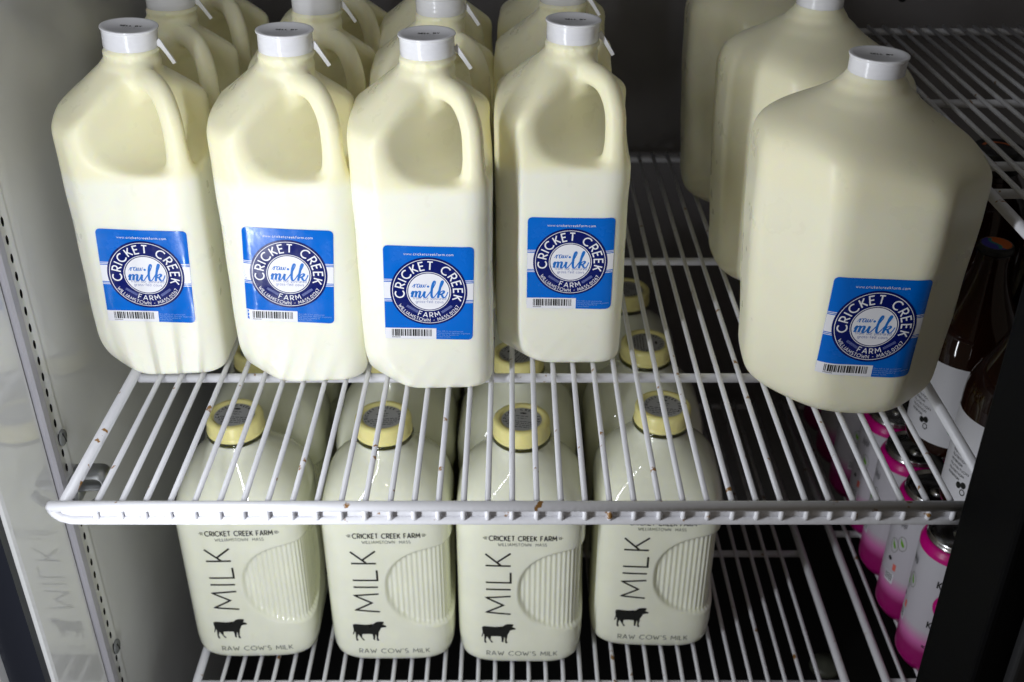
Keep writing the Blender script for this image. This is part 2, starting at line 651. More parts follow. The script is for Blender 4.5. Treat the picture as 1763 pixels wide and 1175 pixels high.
# single-stroke letters, cap height 1: (advance, [polylines])
G = {
    'A': (.78, [[(0, 0), (.36, 1), (.39, 1), (.75, 0)], [(.14, .32), (.61, .32)]]),
    'B': (.58, [[(0, 0), (0, 1), (.25, 1)] + arc(.25, .76, .25, .24, 90, -90, 6) + [(0, .52)], [(.25, .52)] + arc(.27, .26, .29, .26, 90, -90, 6) + [(0, 0)]]),
    'C': (.86, [arc(.5, .5, .5, .5, 48, 312, 16)]),
    'E': (.52, [[(.5, 1), (0, 1), (0, 0), (.5, 0)], [(0, .52), (.44, .52)]]),
    'F': (.52, [[(.5, 1), (0, 1), (0, 0)], [(0, .5), (.42, .5)]]),
    'H': (.68, [[(0, 0), (0, 1)], [(.66, 0), (.66, 1)], [(0, .5), (.66, .5)]]),
    'I': (.06, [[(.03, 0), (.03, 1)]]),
    'K': (.58, [[(0, 0), (0, 1)], [(.54, 1), (.03, .40)], [(.16, .55), (.58, 0)]]),
    'L': (.50, [[(0, 1), (0, 0), (.48, 0)]]),
    'M': (.88, [[(0, 0), (.08, 1), (.44, .30), (.80, 1), (.88, 0)]]),
    'N': (.70, [[(0, 0), (0, 1), (.68, 0), (.68, 1)]]),
    'O': (1.0, [arc(.5, .5, .5, .5, 90, 450, 20)]),
    'P': (.55, [[(0, 0), (0, 1), (.26, 1)] + arc(.27, .74, .27, .26, 90, -90, 8) + [(0, .48)]]),
    'R': (.58, [[(0, 0), (0, 1), (.24, 1)] + arc(.27, .72, .28, .28, 90, -90, 8) + [(.02, .44)], [(.22, .44), (.58, 0)]]),
    'S': (.54, [arc(.27, .75, .25, .25, 40, 270, 9) + arc(.27, .25, .27, .25, 90, -140, 9)]),
    'T': (.60, [[(0, 1), (.60, 1)], [(.30, 1), (.30, 0)]]),
    'U': (.66, [[(0, 1), (0, .3)] + arc(.33, .32, .33, .32, 180, 360, 8) + [(.66, 1)]]),
    'W': (1.0, [[(0, 1), (.27, 0), (.50, .72), (.73, 0), (1.0, 1)]]),
    'Y': (.62, [[(0, 1), (.31, .48), (.62, 1)], [(.31, .48), (.31, 0)]]),
    '0': (.56, [arc(.28, .5, .27, .5, 90, 450, 16)]),
    '1': (.22, [[(0, .78), (.16, 1), (.16, 0)]]),
    '2': (.50, [arc(.24, .74, .24, .26, 165, -35, 8) + [(0, 0), (.5, 0)]]),
    '3': (.50, [arc(.23, .75, .22, .25, 150, -90, 8) + arc(.23, .26, .25, .26, 90, -150, 8)]),
    '5': (.50, [[(.46, 1), (.06, 1), (.03, .55)] + arc(.22, .32, .26, .31, 110, -150, 10)]),
    '6': (.54, [[(.38, 1), (.10, .52)] + arc(.27, .28, .26, .28, 140, 500, 14)]),
    '7': (.50, [[(0, 1), (.50, 1), (.16, 0)]]),
    '-': (.36, [[(.02, .46), (.34, .46)]]),
    '.': (.10, [[(.02, .0), (.02, .10)]]),
    "'": (.12, [[(.06, 1.02), (.04, .76)]]),
    '/': (.36, [[(0, -.05), (.36, 1.05)]]),
    ' ': (.34, []),
    # small letters, x-height .62
    'a': (.50, [arc(.23, .30, .22, .30, 60, 300, 10), [(.46, .62), (.46, 0)]]),
    'b': (.50, [[(0, 1), (0, 0)], arc(.24, .30, .22, .30, 130, -130, 10)]),
    'c': (.44, [arc(.25, .30, .25, .31, 50, 310, 10)]),
    'd': (.50, [arc(.23, .30, .22, .30, 60, 300, 10), [(.46, 1), (.46, 0)]]),
    'e': (.48, [[(.03, .30), (.45, .32)] + arc(.24, .30, .22, .31, 10, 310, 10)]),
    'f': (.30, [arc(.24, .82, .14, .18, 60, 180, 5) + [(.10, 0)], [(0, .60), (.26, .60)]]),
    'g': (.50, [arc(.23, .30, .22, .30, 60, 300, 10), [(.46, .62), (.46, -.15)] + arc(.24, -.15, .22, .17, 0, -150, 6)]),
    'h': (.46, [[(0, 1), (0, 0)], [(0, .40)] + arc(.22, .40, .21, .22, 160, 0, 6) + [(.43, 0)]]),
    'i': (.06, [[(.03, .62), (.03, 0)], [(.03, .80), (.03, .90)]]),
    'k': (.40, [[(0, 1), (0, 0)], [(.36, .62), (.02, .26)], [(.13, .37), (.38, 0)]]),
    'l': (.06, [[(.03, 1), (.03, 0)]]),
    'm': (.76, [[(0, .62), (0, 0)], [(0, .42)] + arc(.19, .42, .18, .20, 160, 0, 5) + [(.37, 0)], [(.37, .42)] + arc(.56, .42, .18, .20, 160, 0, 5) + [(.74, 0)]]),
    'n': (.44, [[(0, .62), (0, 0)], [(0, .42)] + arc(.21, .42, .20, .20, 160, 0, 6) + [(.41, 0)]]),
    'o': (.50, [arc(.25, .30, .25, .31, 90, 450, 14)]),
    'p': (.50, [[(0, .62), (0, -.32)], arc(.24, .30, .22, .30, 130, -130, 10)]),
    'r': (.28, [[(0, .62), (0, 0)], [(0, .42)] + arc(.19, .40, .18, .21, 160, 60, 4)]),
    's': (.36, [arc(.18, .46, .16, .15, 40, 270, 6) + arc(.18, .15, .18, .15, 90, -140, 6)]),
    't': (.28, [[(.10, .86), (.10, 0)], [(0, .60), (.26, .60)]]),
    'u': (.44, [[(0, .62), (0, .2)] + arc(.21, .21, .20, .21, 180, 360, 6) + [(.42, .62)], [(.42, .3), (.42, 0)]]),
    'w': (.66, [[(0, .62), (.17, 0), (.33, .5), (.49, 0), (.66, .62)]]),
    'y': (.42, [[(0, .62), (.22, .02)], [(.42, .62), (.12, -.32)]]),
    'z': (.40, [[(0, .62), (.38, .62), (0, 0), (.40, 0)]]),
}


def text_width(t, gap=.2):
    return sum(G[c][0] + gap for c in t) - gap


def text_line(p, t, x, y, h, w, gap=.2, width=None, align='l', rot=0.0, bold=1.0):
    """straight line of text in mm"""
    W = text_width(t, gap) * h
    sx = (width / W) if width else 1.0
    W *= sx
    ox = {'l': 0, 'c': -W / 2, 'r': -W}[align]
    cr, sr = math.cos(rot), math.sin(rot)
    cur = 0.0
    for c in t:
        adv, strokes = G[c]
        for st in strokes:
            q = []
            for a, b in st:
                lx, ly = ox + (cur + a) * h * sx, b * h
                q.append((x + lx * cr - ly * sr, y + lx * sr + ly * cr))
            p.ribbon(q, w)
        cur += adv + gap


def text_arc(p, t, cx, cy, r, h, w, a0, a1, gap=.2, bottom=False, sx=1.0):
    """text on an arc from angle a0 to a1 (degrees); r = baseline radius"""
    W = text_width(t, gap)
    cur = 0.0
    for c in t:
        adv, strokes = G[c]
        mid = (cur + adv / 2) / W
        ang = R(a0 + (a1 - a0) * mid)
        # local frame
        if bottom:
            up = (-math.cos(ang), -math.sin(ang))
            rt = (-math.sin(ang), math.cos(ang))
        else:
            up = (math.cos(ang), math.sin(ang))
            rt = (math.sin(ang), -math.cos(ang))
        bx, by = cx + r * math.cos(ang), cy + r * math.sin(ang)
        for st in strokes:
            q = []
            for a, b in st:
                lx, ly = (a - adv / 2) * h * sx, b * h
                q.append((bx + rt[0] * lx + up[0] * ly, by + rt[1] * lx + up[1] * ly))
            p.ribbon(q, w)
        cur += adv + gap


def brush(p, pts, thin, thick):
    """handwriting stroke: thick going down, thin going up"""
    q = catmull(pts)
    w = []
    for i in range(len(q)):
        d = q[min(i + 1, len(q) - 1)] - q[max(i - 1, 0)]
        L = np.linalg.norm(d) + 1e-9
        k = max(0, -d[1] / L)
        w.append(thin + (thick - thin) * k ** 1.5)
    for _ in range(2):
        w = [w[0]] + [(w[i - 1] + w[i] + w[i + 1]) / 3 for i in range(1, len(w) - 1)] + [w[-1]]
    p.ribbon([tuple(a) for a in q], w)


def crop2label(x, y):
    a, b = (x - 568) / 397 * 28.5, -(y - 590) / 357 * 28.5
    t = R(1.9)
    return a * math.cos(t) - b * math.sin(t), a * math.sin(t) + b * math.cos(t)


SCRIPT_MILK = [
    [(384, 612), (394, 592), (404, 585), (402, 605), (390, 645)],
    [(392, 640), (404, 610), (425, 586), (438, 588), (437, 610), (428, 646)],
    [(430, 640), (442, 608), (462, 586), (477, 588), (475, 612), (467, 636), (473, 651), (490, 641), (512, 608), (526, 584)],
    [(528, 584), (518, 622), (520, 646), (536, 649), (560, 622), (600, 570), (634, 512), (640, 486), (628, 482), (610, 520), (597, 588), (596, 634), (607, 653),
     (626, 641), (650, 610), (694, 546), (718, 502), (722, 482), (709, 481), (692, 528), (673, 600), (659, 654)],
    [(666, 628), (688, 597), (714, 581), (724, 590), (711, 609), (688, 618), (700, 624), (711, 646), (729, 652), (748, 630), (765, 594)],
]
SCRIPT_RAW = [
    [(398, 540), (414, 520), (426, 509), (425, 522), (418, 545)],
    [(420, 538), (434, 512), (448, 508), (452, 514)],
    [(484, 514), (468, 507), (453, 522), (452, 541), (466, 541), (482, 516), (478, 538), (488, 542), (500, 516)],
    [(501, 512), (496, 534), (508, 542), (522, 516), (519, 536), (530, 541), (541, 516), (548, 512)],
]


# ------------------------------------------------------------------ the paper label of a jug
LW, LH = 66.0, 78.0


def make_label(parent, fn, cx, cz, roll, k=1.0):
    """sticker with all its print, centred at (cx, cz) mm on the front of body fn; roll clockwise in degrees"""
    ca, sa = math.cos(-R(roll)), math.sin(-R(roll))

    def lay(depth):
        def f(x, y):
            x, y = x * k, y * k
            X = cx + x * ca - y * sa
            Z = cz + x * sa + y * ca
            Y = front_y(fn, X, Z) - depth
            return np.stack([X, Y, Z], 1) * 0.001
        return f
    oy = 1.8   # emblem centre above label centre
    sheet = P2()
    sheet.rect(-LW / 2, LW / 2, -LH / 2, LH / 2, rad=3.6)
    lab = put('label', sheet.lift('label_sheet', lay(0.25), m_blue), parent)
    w = P2()
    w.rect(-LW / 2 + .05, LW / 2 - .05, oy + .6 - 6.9, oy + .6 + 6.9)
    for s in (-1, 1):
        for q in (7.9, 9.1):
            w.rect(-LW / 2 + .05, LW / 2 - .05, oy + .6 + s * q - .26, oy + .6 + s * q + .26)
    w.rect(-LW / 2 + .05, 5.4, -LH / 2 + .05, -LH / 2 + 9.3)
    put('white_band', w.lift('label_white_band', lay(0.33), m_lwhite), lab)
    n = P2()
    n.disc(0, oy, 28.5, n=72, rings=9)
    put('emblem_disc', n.lift('label_emblem', lay(0.42), m_navy), lab)
    t = P2()
    t.disc(0, oy, 26.95, n=80, rings=1, r0=26.5)
    t.disc(0, oy, 16.4, n=60, rings=1, r0=15.9)
    t.disc(0, oy, 15.2, n=60, rings=5)
    text_arc(t, 'CRICKET CREEK', 0, oy, 18.3, 6.5, 1.05, 195, -19, gap=.27, sx=1.0)
    text_arc(t, 'FARM', 0, oy, 21.9, 4.0, .62, 248, 293, gap=.45, bottom=True, sx=1.05)
    text_arc(t, 'WILLIAMSTOWN - MASS.01267', 0, oy, 25.7, 2.6, .38, 207.5, 332, gap=.3, bottom=True)
    text_line(t, 'www.cricketcreekfarm.com', 0, 31.8, 2.0, .26, gap=.25, width=36, align='c')
    put('lettering', t.lift('label_lettering', lay(0.50), m_lwhite), lab)
    g = P2()
    for a, b in (((335, 735), (445, 805)), ((800, 742), (692, 812))):
        a, b = crop2label(*a), crop2label(*b)
        a, b = (a[0], a[1] + oy), (b[0], b[1] + oy)
        dx, dy = b[0] - a[0], b[1] - a[1]
        L = math.hypot(dx, dy)
        nx_, ny_ = -dy / L, dx / L
        for o in (-.75, -.25, .25, .75):
            g.ribbon([(a[0] + nx_ * o, a[1] + ny_ * o), (b[0] + nx_ * o, b[1] + ny_ * o)], .3)
    put('stripe_ornament', g.lift('label_stripes', lay(0.50), m_greyblue), lab)
    s = P2()
    up = lambda pts: [(crop2label(*q)[0], crop2label(*q)[1] + oy) for q in pts]
    for st in SCRIPT_MILK:
        brush(s, up(st), .8, 1.8)
    s.disc(*up([(563, 535)])[0], .9, n=12, rings=1)
    for st in SCRIPT_RAW:
        brush(s, up(st), .4, .75)
    put('script_lettering', s.lift('label_script', lay(0.58), m_script), lab)
    q = P2()
    text_line(q, 'from our pastured', .6, -5.7 + oy - .8, 2.3, .26, gap=.22, width=24.5, align='c')
    text_line(q, 'grass-fed cows', .6, -8.6 + oy - .8, 2.3, .26, gap=.22, width=20.5, align='c')
    put('small_lettering', q.lift('label_small', lay(0.58), m_greyblue), lab)
    b = P2()
    rnd = random.Random(3)
    x = -28.0
    while x < 2.4:
        wd = rnd.choice((.4, .45, .6, .8, 1.1, 1.3))
        b.rect(x, x + wd, -LH / 2 + 2.4, -LH / 2 + 8.3)
        x += wd + rnd.choice((.35, .45, .6, .8))
    for i in range(8):
        b.rect(-28 + i * .82, -27.5 + i * .82, -LH / 2 + 1.1, -LH / 2 + 1.8)
    put('barcode', b.lift('label_barcode', lay(0.42), m_black), lab)
    z = P2()
    for i, (ln, wd) in enumerate((('Raw milk is not pasteurized.', 19.5), ('Pasteurization destroys organisms', 24.5), ('that may be harmful to', 15.5), ('human health.', 9.7))):
        text_line(z, ln, 6.4, -LH / 2 + 6.6 - i * 1.65, 1.15, .17, gap=.22, width=wd)
    put('fine_lettering', z.lift('label_fine', lay(0.42), m_pale), lab)
    return lab


# ------------------------------------------------------------------ shared part meshes
ME = {}
ME['jug'] = sdf_mesh('half_gallon_body', jug_sdf, (-62, -62, -4), (62, 62, 262), 1.6, m_hdpe)
ME['gal'] = sdf_mesh('gallon_body', gal_sdf, (-102, -88, -5), (102, 98, 257), 2.2, m_hdpe_g)


def snap_cap_mesh(rad=19.3, h=14.5):
    m = MB()
    k = 0.001
    prof = [(rad - 1.6, 0), (rad - .2, 0), (rad, .4)]
    for zz in (3.4, 6.6, 9.8):
        prof += [(rad + .02, zz), (rad + .09, zz + .35), (rad + .02, zz + .7)]
    prof += [(rad + .05, h - 2.0), (rad + .9, h - 1.5), (rad + 1.15, h - .8), (rad + .9, h - .15), (rad + .3, h), (rad - 2.2, h - .1), (rad - 2.7, h - .45), (0.01, h - .5)]
    m.lathe([(a * k, b * k) for a, b in prof], 64)
    return auto_smooth(m.mesh('snap_cap', m_cap), 50)


def pull_tab_mesh(rad=19.3):
    # strip that leaves the skirt at the right and hangs outward and down
    m = MB()
    k = 0.001
    path = [(rad - .4, -1, 4.2), (rad + 1.2, -1, 3.2), (rad + 3.0, -1, 1.2), (rad + 6.0, -1, -3.2), (rad + 11.0, -1, -11.0)]
    half = [3.0, 2.3, 1.6, 1.35, 1.3]
    v = []
    for i, ((x, y, z), w) in enumerate(zip(path, half)):
        a, b = path[max(i - 1, 0)], path[min(i + 1, len(path) - 1)]
        dx, dz = b[0] - a[0], b[2] - a[2]
        L = math.hypot(dx, dz)
        px, pz = -dz / L, dx / L
        for sw, sy in ((w, -.8), (w, .8), (-w, .8), (-w, -.8)):
            v.append(((x + px * sw) * k, (y + sy) * k, (z + pz * sw) * k))
    f = []
    for i in range(len(path) - 1):
        for j in range(4):
            j2 = (j + 1) % 4
            f.append([4 * i + j, 4 * i + j2, 4 * i + 4 + j2, 4 * i + 4 + j])
    f += [[3, 2, 1, 0], [16, 17, 18, 19]]
    m.add(v, f)
    return m.mesh('pull_tab', m_cap, smooth=False)


def date_print_meshes(h=14.5):
    lay = lambda x, y: np.stack([x, y, np.full_like(x, h - .42)], 1) * 0.001
    a = P2()
    text_line(a, 'SELL BY', 1.5, -1.5, 2.8, .8, gap=.3, width=15, align='c')
    b = P2()
    text_line(b, '11/25', 1.2, -6.2, 3.2, .30, gap=.3, width=9, align='c')
    return a.lift('date_print', lay, m_black), b.lift('date_digits', lay, m_dateprint)


ME['cap'] = snap_cap_mesh()
ME['tab'] = pull_tab_mesh()
ME['date'], ME['digits'] = date_print_meshes()


def add_cap(t, x, y, z, tilt=(0, 0), tab=True, spin=0.0):
    c = put('cap', ME['cap'], t, (x, y, z), (R(tilt[0]), R(tilt[1]), spin))
    put('date_print', ME['date'], c)
    put('date_digits', ME['digits'], c)
    if tab:
        put('pull_tab', ME['tab'], c)
    return c


# ------------------------------------------------------------------ the cooler
WX = -0.350      # left wall plane
BACK = 0.665
ZTOP, ZBOT = 0.62, -0.56


def structure(name, me, **kw):
    o = put(name, me, **kw)
    o['kind'] = 'structure'
    return o


w = MB()
w.box(WX - .02, WX, 0.119, BACK, ZBOT, ZTOP)
wall = structure('wall', w.mesh('left_wall', m_wall, False))
# slotted standard: real slots over a channel, insides coloured dark to stand for shade
st = MB()
pitch, y0, y1 = 0.01405, 0.1045, 0.119
zz = 0.1589 - pitch / 2 + pitch * 20
sy, sz = 0.0020, 0.0037
yc = 0.1102
NS = 16
NF = []
while zz > ZBOT:
    z0, z1 = zz - pitch, zz
    zc = (z0 + z1) / 2
    outer, inner, deep = [], [], []
    for i in range(NS):
        a = 2 * math.pi * (i + .5) / NS
        c, s = math.cos(a), math.sin(a)
        # rectangle boundary in direction (c, s) from the slot centre
        t = min(((y1 - yc) if c > 0 else (yc - y0)) / max(abs(c), 1e-6), (pitch / 2) / max(abs(s), 1e-6))
        outer.append((WX + .0010, yc + c * t, zc + s * t))
        inner.append((WX + .0010, yc + c * sy, zc + s * sz))
        deep.append((WX - .004, yc + c * sy, zc + s * sz))
    v = outer + inner + deep
    f = []
    for i in range(NS):
        j = (i + 1) % NS
        f.append([i, j, NS + j, NS + i])
        f.append([NS + i, NS + j, 2 * NS + j, 2 * NS + i])
    # rectangle corners
    nv = len(v)
    for (cy_, cz_) in ((y1, z1), (y0, z1), (y0, z0), (y1, z0)):
        v.append((WX + .0010, cy_, cz_))
    for q, ang in enumerate((math.atan2(z1 - zc, y1 - yc), math.atan2(z1 - zc, y0 - yc), math.atan2(z0 - zc, y0 - yc), math.atan2(z0 - zc, y1 - yc))):
        i = int(math.floor((ang % (2 * math.pi)) / (2 * math.pi) * NS - .5)) % NS
        f.append([i, nv + q, (i + 1) % NS])
    st.add(v, f)
    NF.append(len(f))
    zz -= pitch
mi = []
for k_ in NF:
    mi += [1 if (q < 2 * NS and q % 2) else 0 for q in range(k_)]
std = put('slotted_strip', mesh_from('slotted_strip', st.v, st.f, None, False, mats=[m_wall, m_dark], midx=mi), wall)
put('slot_channel', MB().box(WX - .012, WX - .0045, y0, y1, ZBOT, ZTOP).mesh('slot_channel', m_dark, False), wall)
tr = MB()
prof = [(WX - .01, .0895), (WX + .0022, .0895), (WX + .0040, .0910), (WX + .0040, .0985), (WX + .0012, .1043), (WX - .01, .1043)]
v = [(x, y, z) for z in (ZBOT, ZTOP) for x, y in prof]
n = len(prof)
tr.add(v, [[i, (i + 1) % n, n + (i + 1) % n, n + i] for i in range(n)])
put('trim_strip', tr.mesh('trim_strip', m_trim, False), wall)
put('seam', MB().box(WX - .02, WX - .004, .0868, .0895, ZBOT, ZTOP).mesh('seam', m_dark, False), wall)
jb = MB()
prof = [(WX - .03, .0868), (WX, .0868), (WX - .0005, .0165), (WX - .0014, .0135), (WX - .0034, .0122), (WX - .03, .0122)]
v = [(x, y, z) for z in (ZBOT, ZTOP) for x, y in prof]
n = len(prof)
jb.add(v, [[i, (i + 1) % n, n + (i + 1) % n, n + i] for i in range(n)])
structure('door_jamb', jb.mesh('door_jamb', m_wall, False))
structure('frame_strip', MB().box(-.381, WX - .0036, .004, .0118, ZBOT, ZTOP).mesh('frame_strip', m_navyblk, False))
structure('frame_front', MB().box(-.46, -.3815, -.004, .0118, ZBOT, ZTOP).mesh('frame_front', m_wall, False))
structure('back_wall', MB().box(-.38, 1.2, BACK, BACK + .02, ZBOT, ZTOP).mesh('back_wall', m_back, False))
structure('right_wall', MB().box(1.05, 1.07, .012, BACK, ZBOT, ZTOP).mesh('right_wall', m_wall, False))
structure('ceiling', MB().box(-.38, 1.2, .03, BACK, ZTOP, ZTOP + .02).mesh('ceiling', m_wall, False))
structure('floor', MB().box(-.38, 1.2, -.02, BACK, ZBOT - .02, ZBOT).mesh('floor', m_floor, False))

# back wall bits: screws high up at the right
scb = MB().lathe([(.0045, 0), (.0045, .001), (.003, .0022), (.0001, .0025)], 16)
m_scr = scb.mesh('back_screw', m_dark)
ray_x = 0.40
put('screw', m_scr, None, (0.434, BACK, 0.176), (R(90), 0, 0), label='small dark screw in the back wall above the higher wire shelf', category='screw')

# screws on the slotted strip
for i, (yy, zz, lb) in enumerate(((0.1147, -0.0263, 'round slotted screw in the left wall strip just above the shelf clip'),
                                 (0.1145, -0.2526, 'round slotted screw in the left wall strip near the bottom'))):
    t = thing('wall_screw', lb, 'screw', (WX + .001, yy, zz), group='screws in the left wall strip')
    hd = MB().lathe([(.0066, 0), (.0066, .0012), (.0056, .0020), (.0001, .0023)], 24)
    put('screw_head', hd.mesh('screw_head', mat('dull_screw', (.13, .135, .13, 1), rough=.5)), t, rot=(0, R(90), 0))
    put('screw_slot', MB().box(.0014, .00245, -.0006, .0006, -.0052, .0052).mesh('screw_slot', m_dark, False), t, rot=(R(20), 0, 0))

# shelf clip: bent zinc strip hooked in the slotted strip
t = thing('shelf_clip', 'bent zinc shelf clip hooked in the left wall strip under the shelf', 'clip', (WX + .001, .118, -.075), group=None)


def strip_path(path, width, th, axis='y'):
    m = MB()
    P = [Vector((p[0], 0, p[1])) for p in path]
    v = []
    for i, p in enumerate(P):
        d = (P[min(i + 1, len(P) - 1)] - P[max(i - 1, 0)]).normalized()
        nrm = Vector((-d.z, 0, d.x)) * th / 2
        for q in (nrm, -nrm):
            for yy in (-width / 2, width / 2):
                v.append((p.x + q.x, yy, p.z + q.z))
    f = []
    for i in range(len(P) - 1):
        a, b = 4 * i, 4 * i + 4
        f += [[a, a + 1, b + 1, b], [a + 2, b + 2, b + 3, a + 3], [a, b, b + 2, a + 2], [a + 1, a + 3, b + 3, b + 1]]
    e = 4 * (len(P) - 1)
    f += [[0, 2, 3, 1], [e, e + 1, e + 3, e + 2]]
    return m.add(v, f)


up_hook = [(-.004, .012), (.0, .012), (.004, .013), (.018, .013)] + [(.020 + .0055 * math.sin(R(a)), .0075 + .0055 * math.cos(R(a))) for a in range(0, 181, 22)] + [(.012, .002), (.004, .001), (.001, -.006), (.001, -.016)]
put('clip_loop', strip_path(up_hook, .020, .0013).mesh('clip_loop', m_zinc), t)
put('clip_arm', strip_path([(-.003, -.016), (.006, -.015), (.014, -.008), (.022, -.003), (.026, .004)], .009, .0013).mesh('clip_arm', m_zinc), t, (0, -.016, 0))

# round pale foot on the cooler floor, seen through the lower shelf
put('floor_fitting', MB().lathe([(.0001, .012), (.008, .012), (.010, .010), (.015, .009), (.0185, .006), (.019, 0)], 32).mesh('floor_fitting', mat('pale_plastic', (.10, .105, .08, 1), rough=.4)),
    None, (0.384, 0.372, ZBOT), label='round pale plastic fitting on the dark floor under the lower shelf', category='fitting')

# ------------------------------------------------------------------ wire shelves
PW = 0.01652


def wire_shelf(name, label, x_wires, xl, xr, y_front, y_rear, z, cross, dark=None, front=True, end_left=True):
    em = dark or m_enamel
    t = thing(name, label, 'wire shelf', ((xl + xr) / 2, y_front, z))
    ox = (xl + xr) / 2
    L = y_rear - y_front
    # wire with its bent-down front end
    wm = MB()
    pts = [(0, L, 0), (0, L * .66, 0), (0, L * .33, 0), (0, .0005, 0)]
    if front:
        pts = [(0, L, 0), (0, L * .66, 0), (0, L * .33, 0), (0, .006, 0)]
    wm.tube(pts, .0021, 10)
    if front:
        wm.tube([(0, -.0006, -.0016), (0, -.0016, -.0048), (0, -.0016, -.0072), (0, -.0006, -.0102)], .0021, 10)
    me = wm.mesh('wire', em)
    for x in x_wires:
        put('wire', me, t, (x - ox + random.uniform(-.0003, .0003), 0, random.uniform(-.0002, .0002)), (R(random.uniform(-.04, .04)), 0, R(random.uniform(-.05, .05))))
    fr = MB()
    hw = (xr - xl) / 2 + .010
    if front:
        fr.tube([(-hw, 0, 0), (-hw + .002, 0, 0), (hw, 0, 0)], [.0028, .0037, .0037], 16)
        lo = [(-hw + .002, 0, -.002), (-hw + .004, 0, -.006), (-hw + .008, 0, -.0098), (-hw + .014, 0, -.0118), (-hw + .02, 0, -.012)] + [(-hw + .02 + (2 * hw - .02) * k / 12, 0, -.012) for k in range(1, 13)]
        fr.tube(lo, .0031, 14)
        fr.add([(-hw + .008, .0004, -.001), (hw, .0004, -.001), (hw, .0004, -.011), (-hw + .008, .0004, -.011)], [[0, 1, 2, 3]])
    else:
        fr.tube([(-hw, 0, 0), (hw, 0, 0)], .0038, 14)
    put('front_rail', fr.mesh('front_rail', em), t)
    for x in (xl, xr):
        put('side_rail', MB().tube([(0, 0.001, -.001), (0, L, -.001)], .0041, 14).mesh('side_rail', em), t, (x - ox, 0, 0))
    for y in cross:
        put('cross_rail', MB().tube([(-hw + .012, 0, 0), (0, 0, 0), (hw - .012, 0, 0)], .0038, 14).mesh('cross_rail', em), t, (0, y - y_front, -.0058))
    return t


xw = [-.2807 + PW * k for k in range(36)]
wire_shelf('wire_shelf', 'white enamelled wire shelf carrying the blue labelled plastic milk jugs', xw, -.303, .3275, 0.0, .645, 0.0, (.168, .376, .643))
ZL = -.3525
wire_shelf('wire_shelf', 'white wire shelf at the bottom carrying the square glass milk bottles', xw, -.305, .3225, 0.0, .645, ZL, (.166, .352, .643), front=False)
xr_ = [.3625 + PW * (k + 1) for k in range(30)]
wire_shelf('wire_shelf', 'white wire shelf at the bottom right carrying the pink and white cans', xr_, .3625, .88, 0.0, .645, ZL, (.168, .385, .643), front=False)
wire_shelf('wire_shelf', 'higher wire shelf in shade at the top right above the amber bottles', xr_, .356, .88, 0.0, .645, .150, (.192, .247, .400, .643), front=False)
ZM = -.1425
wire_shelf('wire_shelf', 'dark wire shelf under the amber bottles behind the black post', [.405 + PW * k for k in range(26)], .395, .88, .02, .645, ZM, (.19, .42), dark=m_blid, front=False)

# ------------------------------------------------------------------ black post between the doors
t = thing('door_post', 'black vertical door post at the right edge in front of the shelves', 'door post', (.36, -.05, ZBOT))
H_ = ZTOP - ZBOT
bevel_obj(put('post_body', MB().box(-.0685, .10, -.040, .030, 0, H_).mesh('post_body', m_mull, False), t), .004, 3)
bevel_obj(put('gasket', MB().box(-.050, -.012, -.050, -.0402, 0, H_).mesh('gasket', m_gask, False), t), .003, 3)
bevel_obj(put('post_cover', MB().box(.000, .10, -.060, -.0402, 0, H_).mesh('post_cover', m_mull, False), t), .004, 3)

# ------------------------------------------------------------------ half gallon jugs
ZS = 0.0023
FRONT = [  # x, y, yaw, label roll, label centre z, label centre x, cap tilt
    (-.2805, .2110, 2.0, 3.2, 89, 3.0, (1, 4), 'nearest the left wall'),
    (-.1670, .2005, 2.5, 4.2, 95, -1.0, (0, 1.5), 'second from the left wall'),
    (-.0655, .1910, 0.5, 1.8, 85.5, 3.5, (0, -.5), 'standing farthest forward'),
    (.0385, .2285, -1.5, 0.3, 91, 7.5, (0, 1), 'beside the bare wires'),
]
GRP = 'half gallon milk jugs on the upper shelf'
for i, (x, y, yaw, roll, lz, lx, tilt, where) in enumerate(FRONT):
    t = thing('milk_jug', 'front row half gallon milk jug with blue label, ' + where, 'milk jug', (x, y, ZS), R(yaw), GRP)
    put('body', ME['jug'], t)
    add_cap(t, .006, 0, .2492, tilt)
    make_label(t, jug_sdf, lx, lz, roll)
    for r in (1, 2):
        dy = .1135 * r
        jx = x + random.uniform(-.003, .003) + (.004 if i == 1 else 0)
        t2 = thing('milk_jug', 'shaded half gallon milk jug in the %s row, %s' % (('second', 'third')[r - 1], ('leftmost', 'second from the left', 'third from the left', 'rightmost')[i]),
                   'milk jug', (jx, y + dy + random.uniform(0, .003), ZS), R(yaw + random.uniform(-3, 3)), GRP)
        put('body', ME['jug'], t2)
        add_cap(t2, .006, 0, .2492, (random.uniform(-1, 1), random.uniform(-1, 1)), spin=random.uniform(-.2, .2))

# ------------------------------------------------------------------ gallon jugs
for i, (x, y, yaw, lb) in enumerate(((.2590, .1700, -3, 'large gallon milk jug with blue label at the right front of the shelf'),
                                    (.2640, .3550, 4, 'large gallon milk jug standing directly behind the labelled gallon jug'),
                                    (.2600, .5350, -2, 'large gallon milk jug in deep shade, rearmost of the gallon jugs'))):
    t = thing('gallon_milk_jug', lb, 'milk jug', (x, y, ZS), R(yaw), 'gallon milk jugs at the right of the upper shelf')
    put('body', ME['gal'], t)
    c = add_cap(t, -.008, -.003, .2415, (0, 1), tab=False, spin=R(-8))
    if i == 0:
        make_label(t, gal_sdf, 0.5, 81.5, 1.2, k=1.03)

# ------------------------------------------------------------------ square glass bottles
AX, AY, BH = 60.5, 55.0, 243.0


